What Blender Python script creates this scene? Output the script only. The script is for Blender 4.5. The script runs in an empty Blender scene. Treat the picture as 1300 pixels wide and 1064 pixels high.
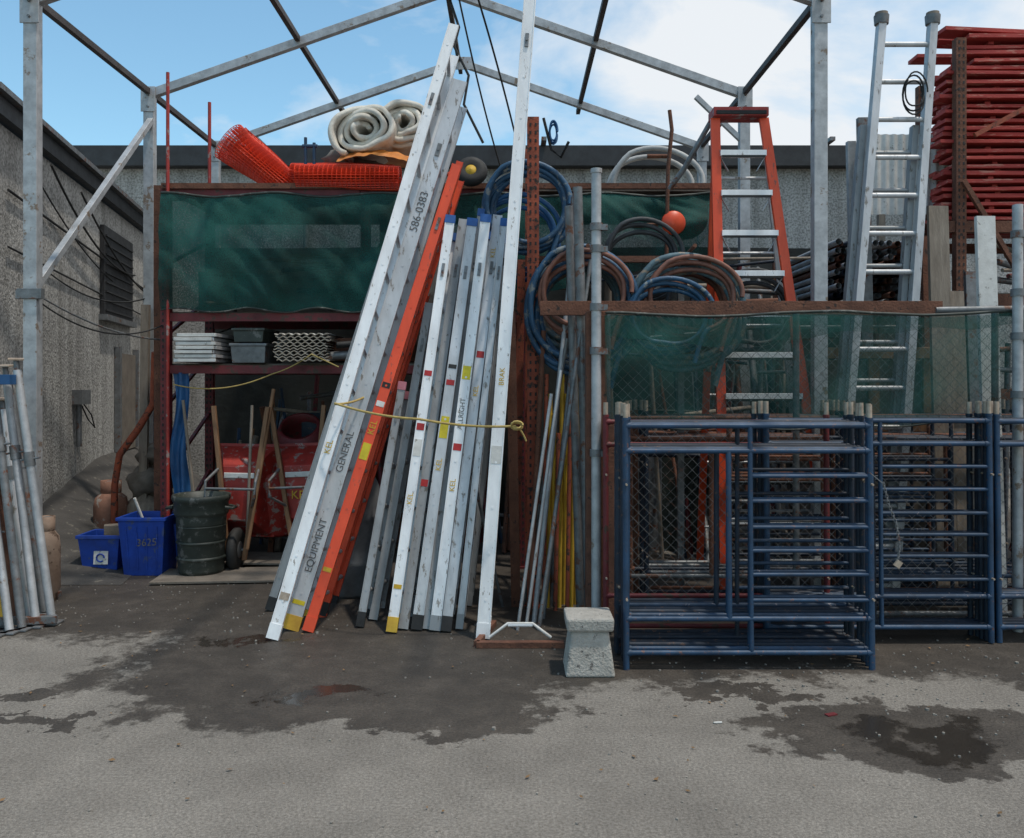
import bpy, bmesh, math, random
from mathutils import Vector, Matrix, noise as mnoise
random.seed(7)
R=random.uniform
scene=bpy.context.scene
# ------------------------------------------------------------------ helpers: image pixels to world points at assumed depths (metres)
F=1100.0; EYE=1.7
def W(px,py,d): return Vector(((px-650)/F*d, d, EYE-(py-487)/F*d))
def G(px,py):
    d=F*EYE/(py-487); return Vector(((px-650)/F*d,d,0))
# ------------------------------------------------------------------ materials
def mat(name,c1,c2=None,rough=0.6,metal=0.0,scale=6,amt=0.5,bump=0.15,bscale=60,spot=None,spotscale=12,spotth=0.62,spec=0.5,stretch=(1,1,1),c3=None):
    m=bpy.data.materials.new(name); m.use_nodes=True; nt=m.node_tree; N=nt.nodes; L=nt.links
    b=N['Principled BSDF']
    tc=N.new('ShaderNodeTexCoord'); mp=N.new('ShaderNodeMapping'); mp.inputs['Scale'].default_value=stretch
    L.new(tc.outputs['Object'],mp.inputs['Vector'])
    if c2 is None: c2=tuple(x*0.55 for x in c1)
    n=N.new('ShaderNodeTexNoise'); n.inputs['Scale'].default_value=scale; n.inputs['Detail'].default_value=5; n.inputs['Roughness'].default_value=0.65
    L.new(mp.outputs[0],n.inputs['Vector'])
    r=N.new('ShaderNodeValToRGB'); r.color_ramp.elements[0].position=0.5-0.25*amt-0.05; r.color_ramp.elements[1].position=0.5+0.2
    r.color_ramp.elements[0].color=(*c2,1); r.color_ramp.elements[1].color=(*c1,1)
    L.new(n.outputs['Fac'],r.inputs['Fac']); col=r.outputs['Color']
    if spot is not None:
        n2=N.new('ShaderNodeTexNoise'); n2.inputs['Scale'].default_value=spotscale; n2.inputs['Detail'].default_value=6; n2.inputs['Roughness'].default_value=0.7
        L.new(mp.outputs[0],n2.inputs['Vector'])
        r2=N.new('ShaderNodeValToRGB'); r2.color_ramp.elements[0].position=spotth; r2.color_ramp.elements[1].position=spotth+0.05
        L.new(n2.outputs['Fac'],r2.inputs['Fac'])
        mx=N.new('ShaderNodeMix'); mx.data_type='RGBA'
        L.new(r2.outputs['Color'],mx.inputs['Factor']); L.new(col,mx.inputs['A']); mx.inputs['B'].default_value=(*spot,1); col=mx.outputs['Result']
        if metal>0:
            mm=N.new('ShaderNodeMath'); mm.operation='MULTIPLY_ADD'; mm.inputs[1].default_value=-metal; mm.inputs[2].default_value=metal
            L.new(r2.outputs['Color'],mm.inputs[0]); L.new(mm.outputs[0],b.inputs['Metallic'])
    L.new(col,b.inputs['Base Color'])
    if not(spot is not None and metal>0): b.inputs['Metallic'].default_value=metal
    rr=N.new('ShaderNodeMapRange'); rr.inputs['To Min'].default_value=min(1,rough+0.18); rr.inputs['To Max'].default_value=max(0.05,rough-0.12)
    L.new(n.outputs['Fac'],rr.inputs['Value']); L.new(rr.outputs[0],b.inputs['Roughness'])
    b.inputs['Specular IOR Level'].default_value=spec
    if bump>0:
        n3=N.new('ShaderNodeTexNoise'); n3.inputs['Scale'].default_value=bscale; n3.inputs['Detail'].default_value=3
        L.new(mp.outputs[0],n3.inputs['Vector'])
        bp=N.new('ShaderNodeBump'); bp.inputs['Strength'].default_value=bump; bp.inputs['Distance'].default_value=0.01
        L.new(n3.outputs['Fac'],bp.inputs['Height']); L.new(bp.outputs[0],b.inputs['Normal'])
    return m
RU=(0.13,0.05,0.025)
galv=mat('galvanised_steel',(0.5,0.51,0.52),(0.26,0.27,0.28),0.5,0.3,9,0.8,0.1,spot=(0.2,0.15,0.11),spotscale=7,spotth=0.6)
galvdark=mat('galvanised_dark',(0.22,0.23,0.24),(0.1,0.105,0.105),0.5,0.4,12,0.8,0.1,spot=RU,spotscale=9,spotth=0.56)
alu=mat('aluminium',(0.62,0.62,0.63),(0.32,0.33,0.34),0.42,0.3,7,1.0,0.06,spot=(0.2,0.18,0.16),spotscale=24,spotth=0.59,stretch=(1,1,0.3))
aluw=mat('aluminium_bright',(0.9,0.9,0.9),(0.62,0.62,0.63),0.42,0.12,8,1.0,0.06,spot=(0.34,0.31,0.28),spotscale=30,spotth=0.61,stretch=(1,1,0.3))
alud=mat('aluminium_dull',(0.38,0.385,0.39),(0.2,0.205,0.21),0.5,0.3,7,1.0,0.06,spot=(0.13,0.115,0.1),spotscale=22,spotth=0.58,stretch=(1,1,0.3))
orange=mat('orange_fibreglass',(0.8,0.085,0.02),(0.55,0.05,0.015),0.4,0,7,0.9,0.05,spot=(0.25,0.07,0.045),spotscale=26,spotth=0.61,stretch=(1,1,0.35))
redp=mat('red_rack_paint',(0.2,0.02,0.025),(0.08,0.012,0.015),0.55,0,7,0.8,0.2,spot=(0.06,0.03,0.02),spotscale=14,spotth=0.54)
rust=mat('rust',(0.2,0.08,0.045),(0.06,0.028,0.02),0.85,0,9,1,0.5,spot=(0.04,0.025,0.02),spotscale=18,spotth=0.58)
rusto=mat('rusty_orange_paint',(0.4,0.085,0.035),(0.15,0.045,0.03),0.7,0,10,1,0.3,spot=(0.05,0.03,0.022),spotscale=14,spotth=0.55)
bluep=mat('blue_scaffold_paint',(0.016,0.06,0.13),(0.008,0.024,0.05),0.5,0,7,0.8,0.12,spot=(0.12,0.06,0.05),spotscale=26,spotth=0.6)
blue_shaded=mat('shaded_blue_paint',(0.008,0.022,0.045),(0.004,0.008,0.016),0.6,0,7,0.8,0.12,spot=(0.08,0.045,0.035),spotscale=24,spotth=0.59)  # blue darkened to carry the shade inside the frame stacks
bluew=mat('worn_blue_white_paint',(0.018,0.05,0.1),(0.008,0.02,0.04),0.55,0,14,0.9,0.15,spot=(0.3,0.25,0.26),spotscale=30,spotth=0.62)
wood=mat('grey_timber',(0.3,0.25,0.2),(0.14,0.11,0.085),0.8,0,6,1,0.3,40,stretch=(4,4,0.6))
woodb=mat('brown_timber',(0.3,0.16,0.08),(0.12,0.06,0.03),0.7,0,6,1,0.3,40,stretch=(4,4,0.6))
ply=mat('old_plywood',(0.2,0.17,0.14),(0.09,0.075,0.06),0.85,0,5,1,0.3)
woodr=mat('red_painted_timber',(0.48,0.06,0.045),(0.25,0.02,0.02),0.7,0,6,1,0.25,spot=(0.5,0.2,0.15),spotscale=9,spotth=0.56,stretch=(0.4,1,3))
hoseb=mat('blue_hose',(0.025,0.1,0.2),(0.012,0.045,0.09),0.5,0,9,0.8,0.1,spot=(0.2,0.22,0.22),spotscale=13,spotth=0.56)
hoseg=mat('grey_blue_hose',(0.1,0.18,0.21),(0.045,0.07,0.09),0.6,0,9,0.8,0.1,spot=(0.25,0.2,0.15),spotscale=10,spotth=0.54)
hosew=mat('pale_hose',(0.5,0.5,0.48),(0.3,0.3,0.3),0.6,0,9,0.8,0.1)
hoser=mat('brown_hose',(0.28,0.11,0.07),(0.1,0.05,0.04),0.6,0,9,0.8,0.1)
hosek=mat('black_hose',(0.05,0.055,0.06),(0.02,0.02,0.022),0.6,0,9,0.8,0.1)
bplast=mat('blue_plastic',(0.01,0.065,0.42),(0.008,0.035,0.22),0.45,0,6,0.6,0.08,spot=(0.05,0.08,0.2),spotscale=9,spotth=0.58)
gplast=mat('dark_green_plastic',(0.045,0.055,0.045),(0.02,0.025,0.021),0.5,0,6,0.6,0.1,spot=(0.12,0.12,0.11),spotscale=12,spotth=0.56)
grplast=mat('grey_plastic',(0.22,0.23,0.24),(0.11,0.11,0.12),0.5,0,6,0.6,0.1)
redb=mat('barrow_red_paint',(0.42,0.035,0.025),(0.2,0.02,0.015),0.5,0,7,0.8,0.15,spot=(0.28,0.22,0.2),spotscale=10,spotth=0.56)
concrete=mat('block_concrete',(0.42,0.4,0.36),(0.26,0.245,0.22),0.9,0,12,0.9,0.9,70,spot=(0.13,0.12,0.11),spotscale=25,spotth=0.6)
black=mat('black_rubber',(0.025,0.025,0.025),(0.01,0.01,0.01),0.7,0)
white=mat('off_white',(0.7,0.69,0.66),(0.45,0.44,0.41),0.7,0,9,1,spot=(0.25,0.23,0.2),spotscale=14,spotth=.6)
cloth=mat('white_cloth',(0.76,0.72,0.64),(0.45,0.41,0.35),0.9,0,7,0.9,0.5,25)
tarpb=mat('blue_tarpaulin',(0.02,0.12,0.3),(0.01,0.05,0.14),0.5,0,4,0.8,0.5,9)
tarpo=mat('orange_tarpaulin',(0.62,0.22,0.03),(0.35,0.1,0.02),0.6,0,5,0.8,0.6,12)
shade_sheet=mat('shade_backdrop',(0.025,0.032,0.032),(0.01,0.013,0.013),0.7,0,3,0.8,0.6,9)  # near-black colour of the added sheet that stands in for shade
snow=mat('orange_fence_plastic',(0.85,0.07,0.02),(0.65,0.04,0.012),0.45,0,6,0.6,0.0)
yel=mat('yellow_paint',(0.7,0.45,0.04),(0.45,0.25,0.03),0.6,0,8,0.8)
rope=mat('rope',(0.5,0.37,0.12),(0.28,0.19,0.07),0.9,0,30,1,0.3,200)
ink=mat('stencil_ink',(0.03,0.03,0.035),(0.16,0.16,0.16),0.6,0,40,0.9,0)
inky=mat('yellow_crayon',(0.65,0.4,0.02),(0.4,0.25,0.03),0.7,0,40,0.6,0)
labr=mat('red_label',(0.5,0.02,0.02),None,0.5,0); laby=mat('yellow_label',(0.75,0.6,0.02),None,0.5,0); labb=mat('blue_label',(0.02,0.12,0.4),None,0.5)
pink=mat('pink_paint',(0.55,0.2,0.25),None,0.6,0)
brass=mat('worn_pin_steel',(0.5,0.41,0.32),(0.2,0.14,0.1),0.5,0.2,20,1)
roofm=mat('dark_roof_metal',(0.03,0.032,0.035),(0.018,0.018,0.02),0.6,0)
purl=mat('brown_purlin_paint',(0.07,0.055,0.05),(0.03,0.025,0.025),0.6,0.1,6,0.8)

def stucco_mat():
    m=mat('stucco',(0.5,0.49,0.465),(0.35,0.34,0.325),0.95,0,1.3,0.9,1.0,42)
    nt=m.node_tree;N=nt.nodes;L=nt.links;b=N['Principled BSDF']
    src=b.inputs['Base Color'].links[0].from_socket
    tc=[n for n in N if n.type=='TEX_COORD'][0]
    n=N.new('ShaderNodeTexNoise');n.inputs['Scale'].default_value=32;n.inputs['Detail'].default_value=4
    L.new(tc.outputs['Object'],n.inputs['Vector'])
    r=N.new('ShaderNodeValToRGB');r.color_ramp.elements[0].position=0.36;r.color_ramp.elements[1].position=0.58
    r.color_ramp.elements[0].color=(0.35,0.35,0.34,1);r.color_ramp.elements[1].color=(1.1,1.1,1.1,1)
    L.new(n.outputs['Fac'],r.inputs['Fac'])
    mp=N.new('ShaderNodeMapping');mp.inputs['Scale'].default_value=(2.5,2.5,0.2);L.new(tc.outputs['Object'],mp.inputs['Vector'])
    n4=N.new('ShaderNodeTexNoise');n4.inputs['Scale'].default_value=2;n4.inputs['Detail'].default_value=6;L.new(mp.outputs[0],n4.inputs['Vector'])
    r4=N.new('ShaderNodeValToRGB');r4.color_ramp.elements[0].position=0.35;r4.color_ramp.elements[1].position=0.6;r4.color_ramp.elements[0].color=(0.55,0.54,0.52,1)
    L.new(n4.outputs['Fac'],r4.inputs['Fac'])
    for rr in (r,r4):
        x=N.new('ShaderNodeMix');x.data_type='RGBA';x.blend_type='MULTIPLY';x.inputs['Factor'].default_value=0.75
        L.new(src,x.inputs['A']);L.new(rr.outputs['Color'],x.inputs['B']);src=x.outputs['Result']
    L.new(src,b.inputs['Base Color'])
    return m
stucco=stucco_mat()

def netting(name,c,alpha,sc=260):
    m=bpy.data.materials.new(name);m.use_nodes=True;nt=m.node_tree;N=nt.nodes;L=nt.links
    b=N['Principled BSDF'];b.inputs['Roughness'].default_value=0.75;b.inputs['Specular IOR Level'].default_value=.25
    tc=N.new('ShaderNodeTexCoord')
    n=N.new('ShaderNodeTexNoise');n.inputs['Scale'].default_value=2.2;n.inputs['Detail'].default_value=6;L.new(tc.outputs['Object'],n.inputs['Vector'])
    mr=N.new('ShaderNodeMapRange');mr.inputs['From Min'].default_value=0.3;mr.inputs['From Max'].default_value=0.7
    mr.inputs['To Min'].default_value=alpha-0.12;mr.inputs['To Max'].default_value=alpha+0.12;L.new(n.outputs['Fac'],mr.inputs['Value'])
    w=N.new('ShaderNodeTexNoise');w.inputs['Scale'].default_value=sc;w.inputs['Detail'].default_value=1;mp=N.new('ShaderNodeMapping');mp.inputs['Scale'].default_value=(1,1,0.25)
    L.new(tc.outputs['Object'],mp.inputs['Vector']);L.new(mp.outputs[0],w.inputs['Vector'])
    a=N.new('ShaderNodeMath');a.operation='MULTIPLY_ADD';a.inputs[1].default_value=0.9;a.inputs[2].default_value=-0.45;L.new(w.outputs['Fac'],a.inputs[0])
    s=N.new('ShaderNodeMath');s.operation='ADD';s.use_clamp=True;L.new(mr.outputs[0],s.inputs[0]);L.new(a.outputs[0],s.inputs[1])
    L.new(s.outputs[0],b.inputs['Alpha'])
    r=N.new('ShaderNodeValToRGB');r.color_ramp.elements[0].position=.3;r.color_ramp.elements[1].position=.7;r.color_ramp.elements[0].color=(*[x*0.5 for x in c],1);r.color_ramp.elements[1].color=(*[x*1.5 for x in c],1)
    L.new(n.outputs['Fac'],r.inputs['Fac']);L.new(r.outputs['Color'],b.inputs['Base Color'])
    return m
netL=netting('green_netting_dense',(0.01,0.06,0.05),0.84)
netR=netting('green_netting_sheer',(0.014,0.068,0.056),0.42)

# ------------------------------------------------------------------ mesh builder
class B:
    def __init__(s,name): s.name=name;s.v=[];s.f=[];s.m=[];s.s=[];s.mats=[];s.kids=[]
    def mi(s,m):
        if m not in s.mats: s.mats.append(m)
        return s.mats.index(m)
    def add(s,vs,fs,m,smooth=False):
        o=len(s.v);k=s.mi(m);s.v+= [tuple(x) for x in vs]
        for f in fs: s.f.append([i+o for i in f]);s.m.append(k);s.s.append(smooth)
    def prof(s,a,b,pts,m,ref=(0,1,0),smooth=False):
        a=Vector(a);b=Vector(b);d=(b-a).normalized();rf=Vector(ref)
        if abs(d.dot(rf))>0.98: rf=Vector((1,0,0))
        u=d.cross(rf).normalized();v=u.cross(d).normalized()
        n=len(pts);vs=[a+u*p[0]+v*p[1] for p in pts]+[b+u*p[0]+v*p[1] for p in pts]
        fs=[(i,(i+1)%n,(i+1)%n+n,i+n) for i in range(n)]
        s.add(vs,fs,m,smooth);s.add(vs,[list(range(n))[::-1],list(range(n,2*n))],m)
    def beam(s,a,b,w,h,m,ref=(0,1,0)): s.prof(a,b,[(-w/2,-h/2),(w/2,-h/2),(w/2,h/2),(-w/2,h/2)],m,ref)
    def chan(s,a,b,w,d,m,ref=(0,1,0),t=0.004):
        s.prof(a,b,[(-w/2,-d/2),(w/2,-d/2),(w/2,d/2),(w/2-t,d/2),(w/2-t,-d/2+t),(-w/2+t,-d/2+t),(-w/2+t,d/2),(-w/2,d/2)],m,ref)
    def box(s,c,sz,m,rz=0,rx=0,ry=0):
        M=Matrix.Translation(Vector(c))@Matrix.Rotation(rz,4,'Z')@Matrix.Rotation(rx,4,'X')@Matrix.Rotation(ry,4,'Y')
        vs=[M@Vector((x*sz[0]/2,y*sz[1]/2,z*sz[2]/2)) for x in(-1,1) for y in(-1,1) for z in(-1,1)]
        s.add(vs,[(0,1,3,2),(4,6,7,5),(0,4,5,1),(2,3,7,6),(0,2,6,4),(1,5,7,3)],m)
    def tube(s,a,b,r,m,n=10,r2=None,hollow=False):
        a=Vector(a);b=Vector(b);d=(b-a).normalized();rf=Vector((0,1,0)) if abs(d.y)<0.9 else Vector((1,0,0))
        u=d.cross(rf).normalized();v=u.cross(d);r2=r if r2 is None else r2
        vs=[p+(u*math.cos(2*math.pi*i/n)+v*math.sin(2*math.pi*i/n))*q for p,q in((a,r),(b,r2)) for i in range(n)]
        s.add(vs,[(i,(i+1)%n,(i+1)%n+n,i+n) for i in range(n)],m,True)
        if not hollow: s.add(vs,[list(range(n))[::-1],list(range(n,2*n))],m)
    def path(s,P,r,m,n=8,closed=False):
        P=[Vector(p) for p in P];k=len(P);vs=[];u=None
        for i in range(k):
            if closed: d=(P[(i+1)%k]-P[i-1])
            else: d=P[min(i+1,k-1)]-P[max(i-1,0)]
            d.normalize()
            if u is None:
                rf=Vector((0,1,0)) if abs(d.y)<0.9 else Vector((1,0,0)); u=d.cross(rf).normalized()
            u=(u-d*u.dot(d)).normalized();w=d.cross(u)
            vs+=[P[i]+(u*math.cos(2*math.pi*j/n)+w*math.sin(2*math.pi*j/n))*r for j in range(n)]
        fs=[]
        for i in range(k if closed else k-1):
            for j in range(n):
                a=i*n;b=((i+1)%k)*n;fs.append((a+j,a+(j+1)%n,b+(j+1)%n,b+j))
        s.add(vs,fs,m,True)
        if not closed: s.add(vs,[list(range(n)),list(range((k-1)*n,k*n))],m)
    def lathe(s,c,pr,m,n=28,M=None):
        c=Vector(c);vs=[]
        for r,z in pr:
            for j in range(n):
                p=Vector((r*math.cos(2*math.pi*j/n),r*math.sin(2*math.pi*j/n),z))
                vs.append(c+(M@p if M else p))
        k=len(pr);fs=[(i*n+j,i*n+(j+1)%n,(i+1)*n+(j+1)%n,(i+1)*n+j) for i in range(k-1) for j in range(n)]
        s.add(vs,fs,m,True)
    def grid(s,fn,nu,nv,m,smooth=True):
        vs=[fn(i/nu,j/nv) for i in range(nu+1) for j in range(nv+1)]
        s.add(vs,[(i*(nv+1)+j,(i+1)*(nv+1)+j,(i+1)*(nv+1)+j+1,i*(nv+1)+j+1) for i in range(nu) for j in range(nv)],m,smooth)
    def openbox(s,c,bx,by,tx,ty,h,m,t=0.012,lip=0.025,M=None):
        c=Vector(c)
        def ring(x,y,z): return [Vector((-x/2,-y/2,z)),Vector((x/2,-y/2,z)),Vector((x/2,y/2,z)),Vector((-x/2,y/2,z))]
        rs=[ring(bx,by,0),ring(tx,ty,h-lip),ring(tx+lip,ty+lip,h-lip),ring(tx+lip,ty+lip,h),ring(tx-2*t,ty-2*t,h),ring(bx-2*t,by-2*t,t)]
        vs=[c+(M@p if M else p) for r in rs for p in r];fs=[]
        for k in range(5):
            for j in range(4): fs.append((k*4+j,k*4+(j+1)%4,(k+1)*4+(j+1)%4,(k+1)*4+j))
        fs+=[(3,2,1,0),(20,21,22,23)]
        s.add(vs,fs,m)
    def done(s,bevel=0.0,wire=0.0,recalc=True):
        me=bpy.data.meshes.new(s.name);me.from_pydata(s.v,[],s.f)
        for m in s.mats: me.materials.append(m)
        me.polygons.foreach_set('material_index',s.m);me.polygons.foreach_set('use_smooth',s.s)
        if recalc:
            bm=bmesh.new();bm.from_mesh(me);bmesh.ops.recalc_face_normals(bm,faces=bm.faces);bm.to_mesh(me);bm.free()
        me.update();o=bpy.data.objects.new(s.name,me);scene.collection.objects.link(o)
        if bevel>0:
            md=o.modifiers.new('bevel','BEVEL');md.width=bevel;md.segments=2;md.limit_method='ANGLE';md.angle_limit=math.radians(50)
        if wire>0:
            md=o.modifiers.new('wire','WIREFRAME');md.thickness=wire;md.use_even_offset=False
        for k in s.kids: k.parent=o
        return o
def text(name,st,pos,xd,nrm,size,m):
    cu=bpy.data.curves.new(name,'FONT');cu.body=st;cu.size=size;cu.extrude=0.0004;cu.align_x='CENTER';cu.align_y='CENTER'
    t=bpy.data.objects.new(name,cu);scene.collection.objects.link(t)
    dg=bpy.context.evaluated_depsgraph_get();me=bpy.data.meshes.new_from_object(t.evaluated_get(dg));bpy.data.objects.remove(t)
    o=bpy.data.objects.new(name,me);me.materials.clear();me.materials.append(m);scene.collection.objects.link(o)
    x=Vector(xd).normalized();z=Vector(nrm);z=(z-x*z.dot(x)).normalized();y=z.cross(x)
    M=Matrix((x,y,z)).transposed().to_4x4();M.translation=Vector(pos);o.matrix_world=M
    return o
def coil_pts(c,r,n,loops,spread,jit=0.04,ax=1.0,az=1.0):
    P=[];c=Vector(c)
    for i in range(n*loops+1):
        t=2*math.pi*i/n;k=i/n
        rr=r*(1+jit*math.sin(k*2.3+t*0.5)+jit*math.sin(k*5.1))
        P.append(c+Vector((math.cos(t)*rr*ax,(k/loops-0.5)*spread+0.01*math.sin(k*7+t),math.sin(t)*rr*az-abs(math.sin(k*9))*r*0.1)))
    return P
def sag(a,b,s,n=20):
    a=Vector(a);b=Vector(b);return [a.lerp(b,i/n)-Vector((0,0,s*4*(i/n)*(1-i/n))) for i in range(n+1)]

# ------------------------------------------------------------------ ground
def ground_mat():
    m=bpy.data.materials.new('yard_ground');m.use_nodes=True;nt=m.node_tree;N=nt.nodes;L=nt.links;b=N['Principled BSDF']
    tc=N.new('ShaderNodeTexCoord');P=tc.outputs['Object']
    def nz(sc,det=6,ro=0.6,vec=P,out='Fac'):
        n=N.new('ShaderNodeTexNoise');n.inputs['Scale'].default_value=sc;n.inputs['Detail'].default_value=det;n.inputs['Roughness'].default_value=ro
        L.new(vec,n.inputs['Vector']);return n.outputs[out]
    def mth(op,a,b_=None,c=None,cl=False):
        n=N.new('ShaderNodeMath');n.operation=op;n.use_clamp=cl
        for i,x in enumerate((a,b_,c)):
            if x is None: continue
            if isinstance(x,(int,float)): n.inputs[i].default_value=x
            else: L.new(x,n.inputs[i])
        return n.outputs[0]
    def ramp(f,p0,p1,c0,c1):
        r=N.new('ShaderNodeValToRGB');r.color_ramp.elements[0].position=p0;r.color_ramp.elements[1].position=p1
        r.color_ramp.elements[0].color=(*c0,1);r.color_ramp.elements[1].color=(*c1,1);L.new(f,r.inputs['Fac']);return r.outputs['Color']
    def mix(f,a,b_,bt='MIX'):
        x=N.new('ShaderNodeMix');x.data_type='RGBA';x.blend_type=bt
        for k,v in(('Factor',f),('A',a),('B',b_)):
            if isinstance(v,(int,float)): x.inputs[k].default_value=v
            elif isinstance(v,tuple): x.inputs[k].default_value=(*v,1)
            else: L.new(v,x.inputs[k])
        return x.outputs['Result']
    sx=N.new('ShaderNodeSeparateXYZ');L.new(P,sx.inputs[0])
    n1=nz(2.1,6,0.66,out='Color');s1=N.new('ShaderNodeSeparateColor');L.new(n1,s1.inputs[0])
    X=mth('ADD',sx.outputs[0],mth('MULTIPLY_ADD',s1.outputs[0],1.5,-0.75));Y=mth('ADD',sx.outputs[1],mth('MULTIPLY_ADD',s1.outputs[1],1.3,-0.65))
    def ell(cx,cy,rx,ry):
        a=mth('MULTIPLY_ADD',X,1/rx,-cx/rx);c=mth('MULTIPLY_ADD',Y,1/ry,-cy/ry)
        return mth('SUBTRACT',1.0,mth('ADD',mth('MULTIPLY',a,a),mth('MULTIPLY',c,c)))
    def union(lst):
        o=None
        for e in lst:
            q=ell(*e);o=q if o is None else mth('MAXIMUM',o,q)
        return o
    wet_shade=union([(-1.9,8.1,3.8,2.6),(-1.0,5.2,1.5,1.05),(-0.55,4.5,0.9,0.36),(0.4,5.9,1.4,1.2),(1.95,4.2,0.8,0.45),(2.4,6.6,3.2,1.7),(3.4,4.9,0.7,0.18),
      (-2.35,4.35,0.22,0.08),(-2.6,4.85,0.3,0.1),(1.2,4.75,0.4,0.12),(6,9,4,3)])  # damp patches and shaded ground by the rack, both painted into the colour
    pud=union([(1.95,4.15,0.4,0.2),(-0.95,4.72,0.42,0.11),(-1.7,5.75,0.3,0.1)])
    w=ramp(mth('ADD',wet_shade,mth('MULTIPLY_ADD',nz(12,6,.7),0.8,-0.38)),0.0,0.2,(0,0,0),(1,1,1))
    p=ramp(pud,0.0,0.5,(0,0,0),(1,1,1))
    base=ramp(nz(1.1,8,0.7),0.32,0.7,(0.17,0.155,0.138),(0.285,0.264,0.236))
    ag=ramp(nz(70,3),0.34,0.68,(0.55,0.53,0.5),(1.18,1.16,1.13));base=mix(0.85,base,ag,'MULTIPLY')
    ag2=ramp(nz(220,1),0.32,0.7,(0.45,0.45,0.45),(1.35,1.35,1.35));base=mix(0.65,base,ag2,'MULTIPLY')
    sp=ramp(nz(20,7,0.8),0.62,0.66,(0,0,0),(1,1,1));base=mix(mth('MULTIPLY',sp,0.6),base,(0.08,0.07,0.06))
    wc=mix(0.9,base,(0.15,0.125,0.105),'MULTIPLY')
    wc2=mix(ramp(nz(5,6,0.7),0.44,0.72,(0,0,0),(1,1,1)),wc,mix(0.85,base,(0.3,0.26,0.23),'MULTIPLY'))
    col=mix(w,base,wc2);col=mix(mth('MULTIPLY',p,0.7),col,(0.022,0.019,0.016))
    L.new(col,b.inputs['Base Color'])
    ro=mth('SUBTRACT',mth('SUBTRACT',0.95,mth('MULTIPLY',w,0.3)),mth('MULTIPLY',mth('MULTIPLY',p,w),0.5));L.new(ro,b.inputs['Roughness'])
    h=mth('ADD',mth('MULTIPLY',nz(75,3),0.6),mth('MULTIPLY',nz(3,4),2.0))
    bp=N.new('ShaderNodeBump');bp.inputs['Distance'].default_value=0.012
    L.new(mth('SUBTRACT',0.8,mth('MULTIPLY',p,0.72)),bp.inputs['Strength']);L.new(h,bp.inputs['Height']);L.new(bp.outputs[0],b.inputs['Normal'])
    return m
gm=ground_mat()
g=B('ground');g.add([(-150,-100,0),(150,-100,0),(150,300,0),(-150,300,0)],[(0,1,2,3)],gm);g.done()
ap=B('asphalt_ramp')
asp=mat('ramp_asphalt',(0.07,0.065,0.06),(0.03,0.028,0.026),0.85,0,3,1,0.8,80,spot=(0.13,0.12,0.1),spotscale=12,spotth=.6)
def WX(y): return -4.43-(y-7.5)*0.2
def apf(u,v):
    y=7.3+u*6.2;zt=0.35+0.45*min(1,max(0,(y-7.5)/3.0))
    x=WX(y)+v*1.1
    return (x,y,zt*(1-v)*(min(1,u*5)**1)+0.004+.02*mnoise.noise(Vector((x*3,y*3,0)))*(1-v)*min(1,u*5))
ap.grid(apf,50,16,asp);ap.done()
st=B('gravel');stm=mat('loose_stone',(0.3,0.275,0.24),(0.13,0.12,0.11),0.9)
for i in range(700):
    y=R(3.2,7.4);x=R(-0.62,0.62)*y
    if random.random()<0.6:
        k=random.choice([(1.6,5.0),(2.6,5.2),(-1.6,6.2),(-2.8,7.2),(0.3,5.5),(-3.2,6.3),(2.4,4.4)]);x=random.gauss(k[0],0.45);y=random.gauss(k[1],0.25)
    r=R(0.003,0.008)*(1.6 if random.random()<0.06 else 1)
    vs=[Vector((x,y,0.0))+Vector((math.cos(a)*r*R(.7,1.2),math.sin(a)*r*R(.7,1.2),z*r)) for z in(0,0.9) for a in(0,1.25,2.5,3.8,5)]
    st.add(vs,[(j,(j+1)%5,(j+1)%5+5,j+5) for j in range(5)]+[(5,6,7,8,9)],stm)
st.done()
lf=B('litter');lfm=mat('dry_leaf',(0.25,0.14,0.06),(0.12,0.07,0.03),0.8)
for i in range(110):
    y=R(3.4,7);x=R(-0.6,0.6)*y;r=R(0.006,0.018);a=R(0,6)
    c=Vector((x,y,0.006));lf.add([c+Vector((math.cos(a+k*1.57)*r*(1 if k%2 else .5),math.sin(a+k*1.57)*r*(1 if k%2 else .5),R(0,0.008))) for k in range(4)],[(0,1,2,3)],lfm)
p=G(911,919);lf.tube(p+Vector((-.02,0,.006)),p+Vector((.022,.004,.006)),.005,white)
p=G(1055,908);lf.box(p+Vector((0,0,.004)),(.06,.03,.006),redp,.4)
lf.done()

# ------------------------------------------------------------------ buildings
lb=B('stucco_building')
y0,y1=7.2,14.0
zt=4.07
A=[(WX(y0),y0),(WX(y1),y1),(-14,y1),(-14,y0)]
lb.add([(x,y,0) for x,y in A]+[(x,y,zt-0.12) for x,y in A],[(0,1,5,4),(1,2,6,5),(2,3,7,6),(3,0,4,7),(4,5,6,7)],stucco)
wd=Vector((WX(y1)-WX(y0),y1-y0,0)).normalized();wn=Vector((wd.y,-wd.x,0))
def WP(y,z,o=0): return Vector((WX(y),y,z))+wn*o
lb.beam(WP(y0-.1,zt-.02,.03),WP(y1,zt-.02,.03),.12,.16,roofm,ref=(0,0,1))
lb.beam(WP(y0-.1,zt+.09,.0),WP(y1,zt+.09,.0),.3,.05,galvdark,ref=(0,0,1))
def wrect(ya,yb,za,zb,o,m,t=0.05): lb.beam(WP((ya+yb)/2,za,o),WP((ya+yb)/2,zb,o),t,yb-ya,m,ref=tuple(wd))
wrect(10.6,12.1,2.55,3.65,.03,roofm);wrect(10.55,12.15,2.48,2.55,.05,galvdark,.1)
for i in range(9): wrect(10.65,12.05,2.6+i*.115,2.62+i*.115,.065,roofm,.02)
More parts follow.
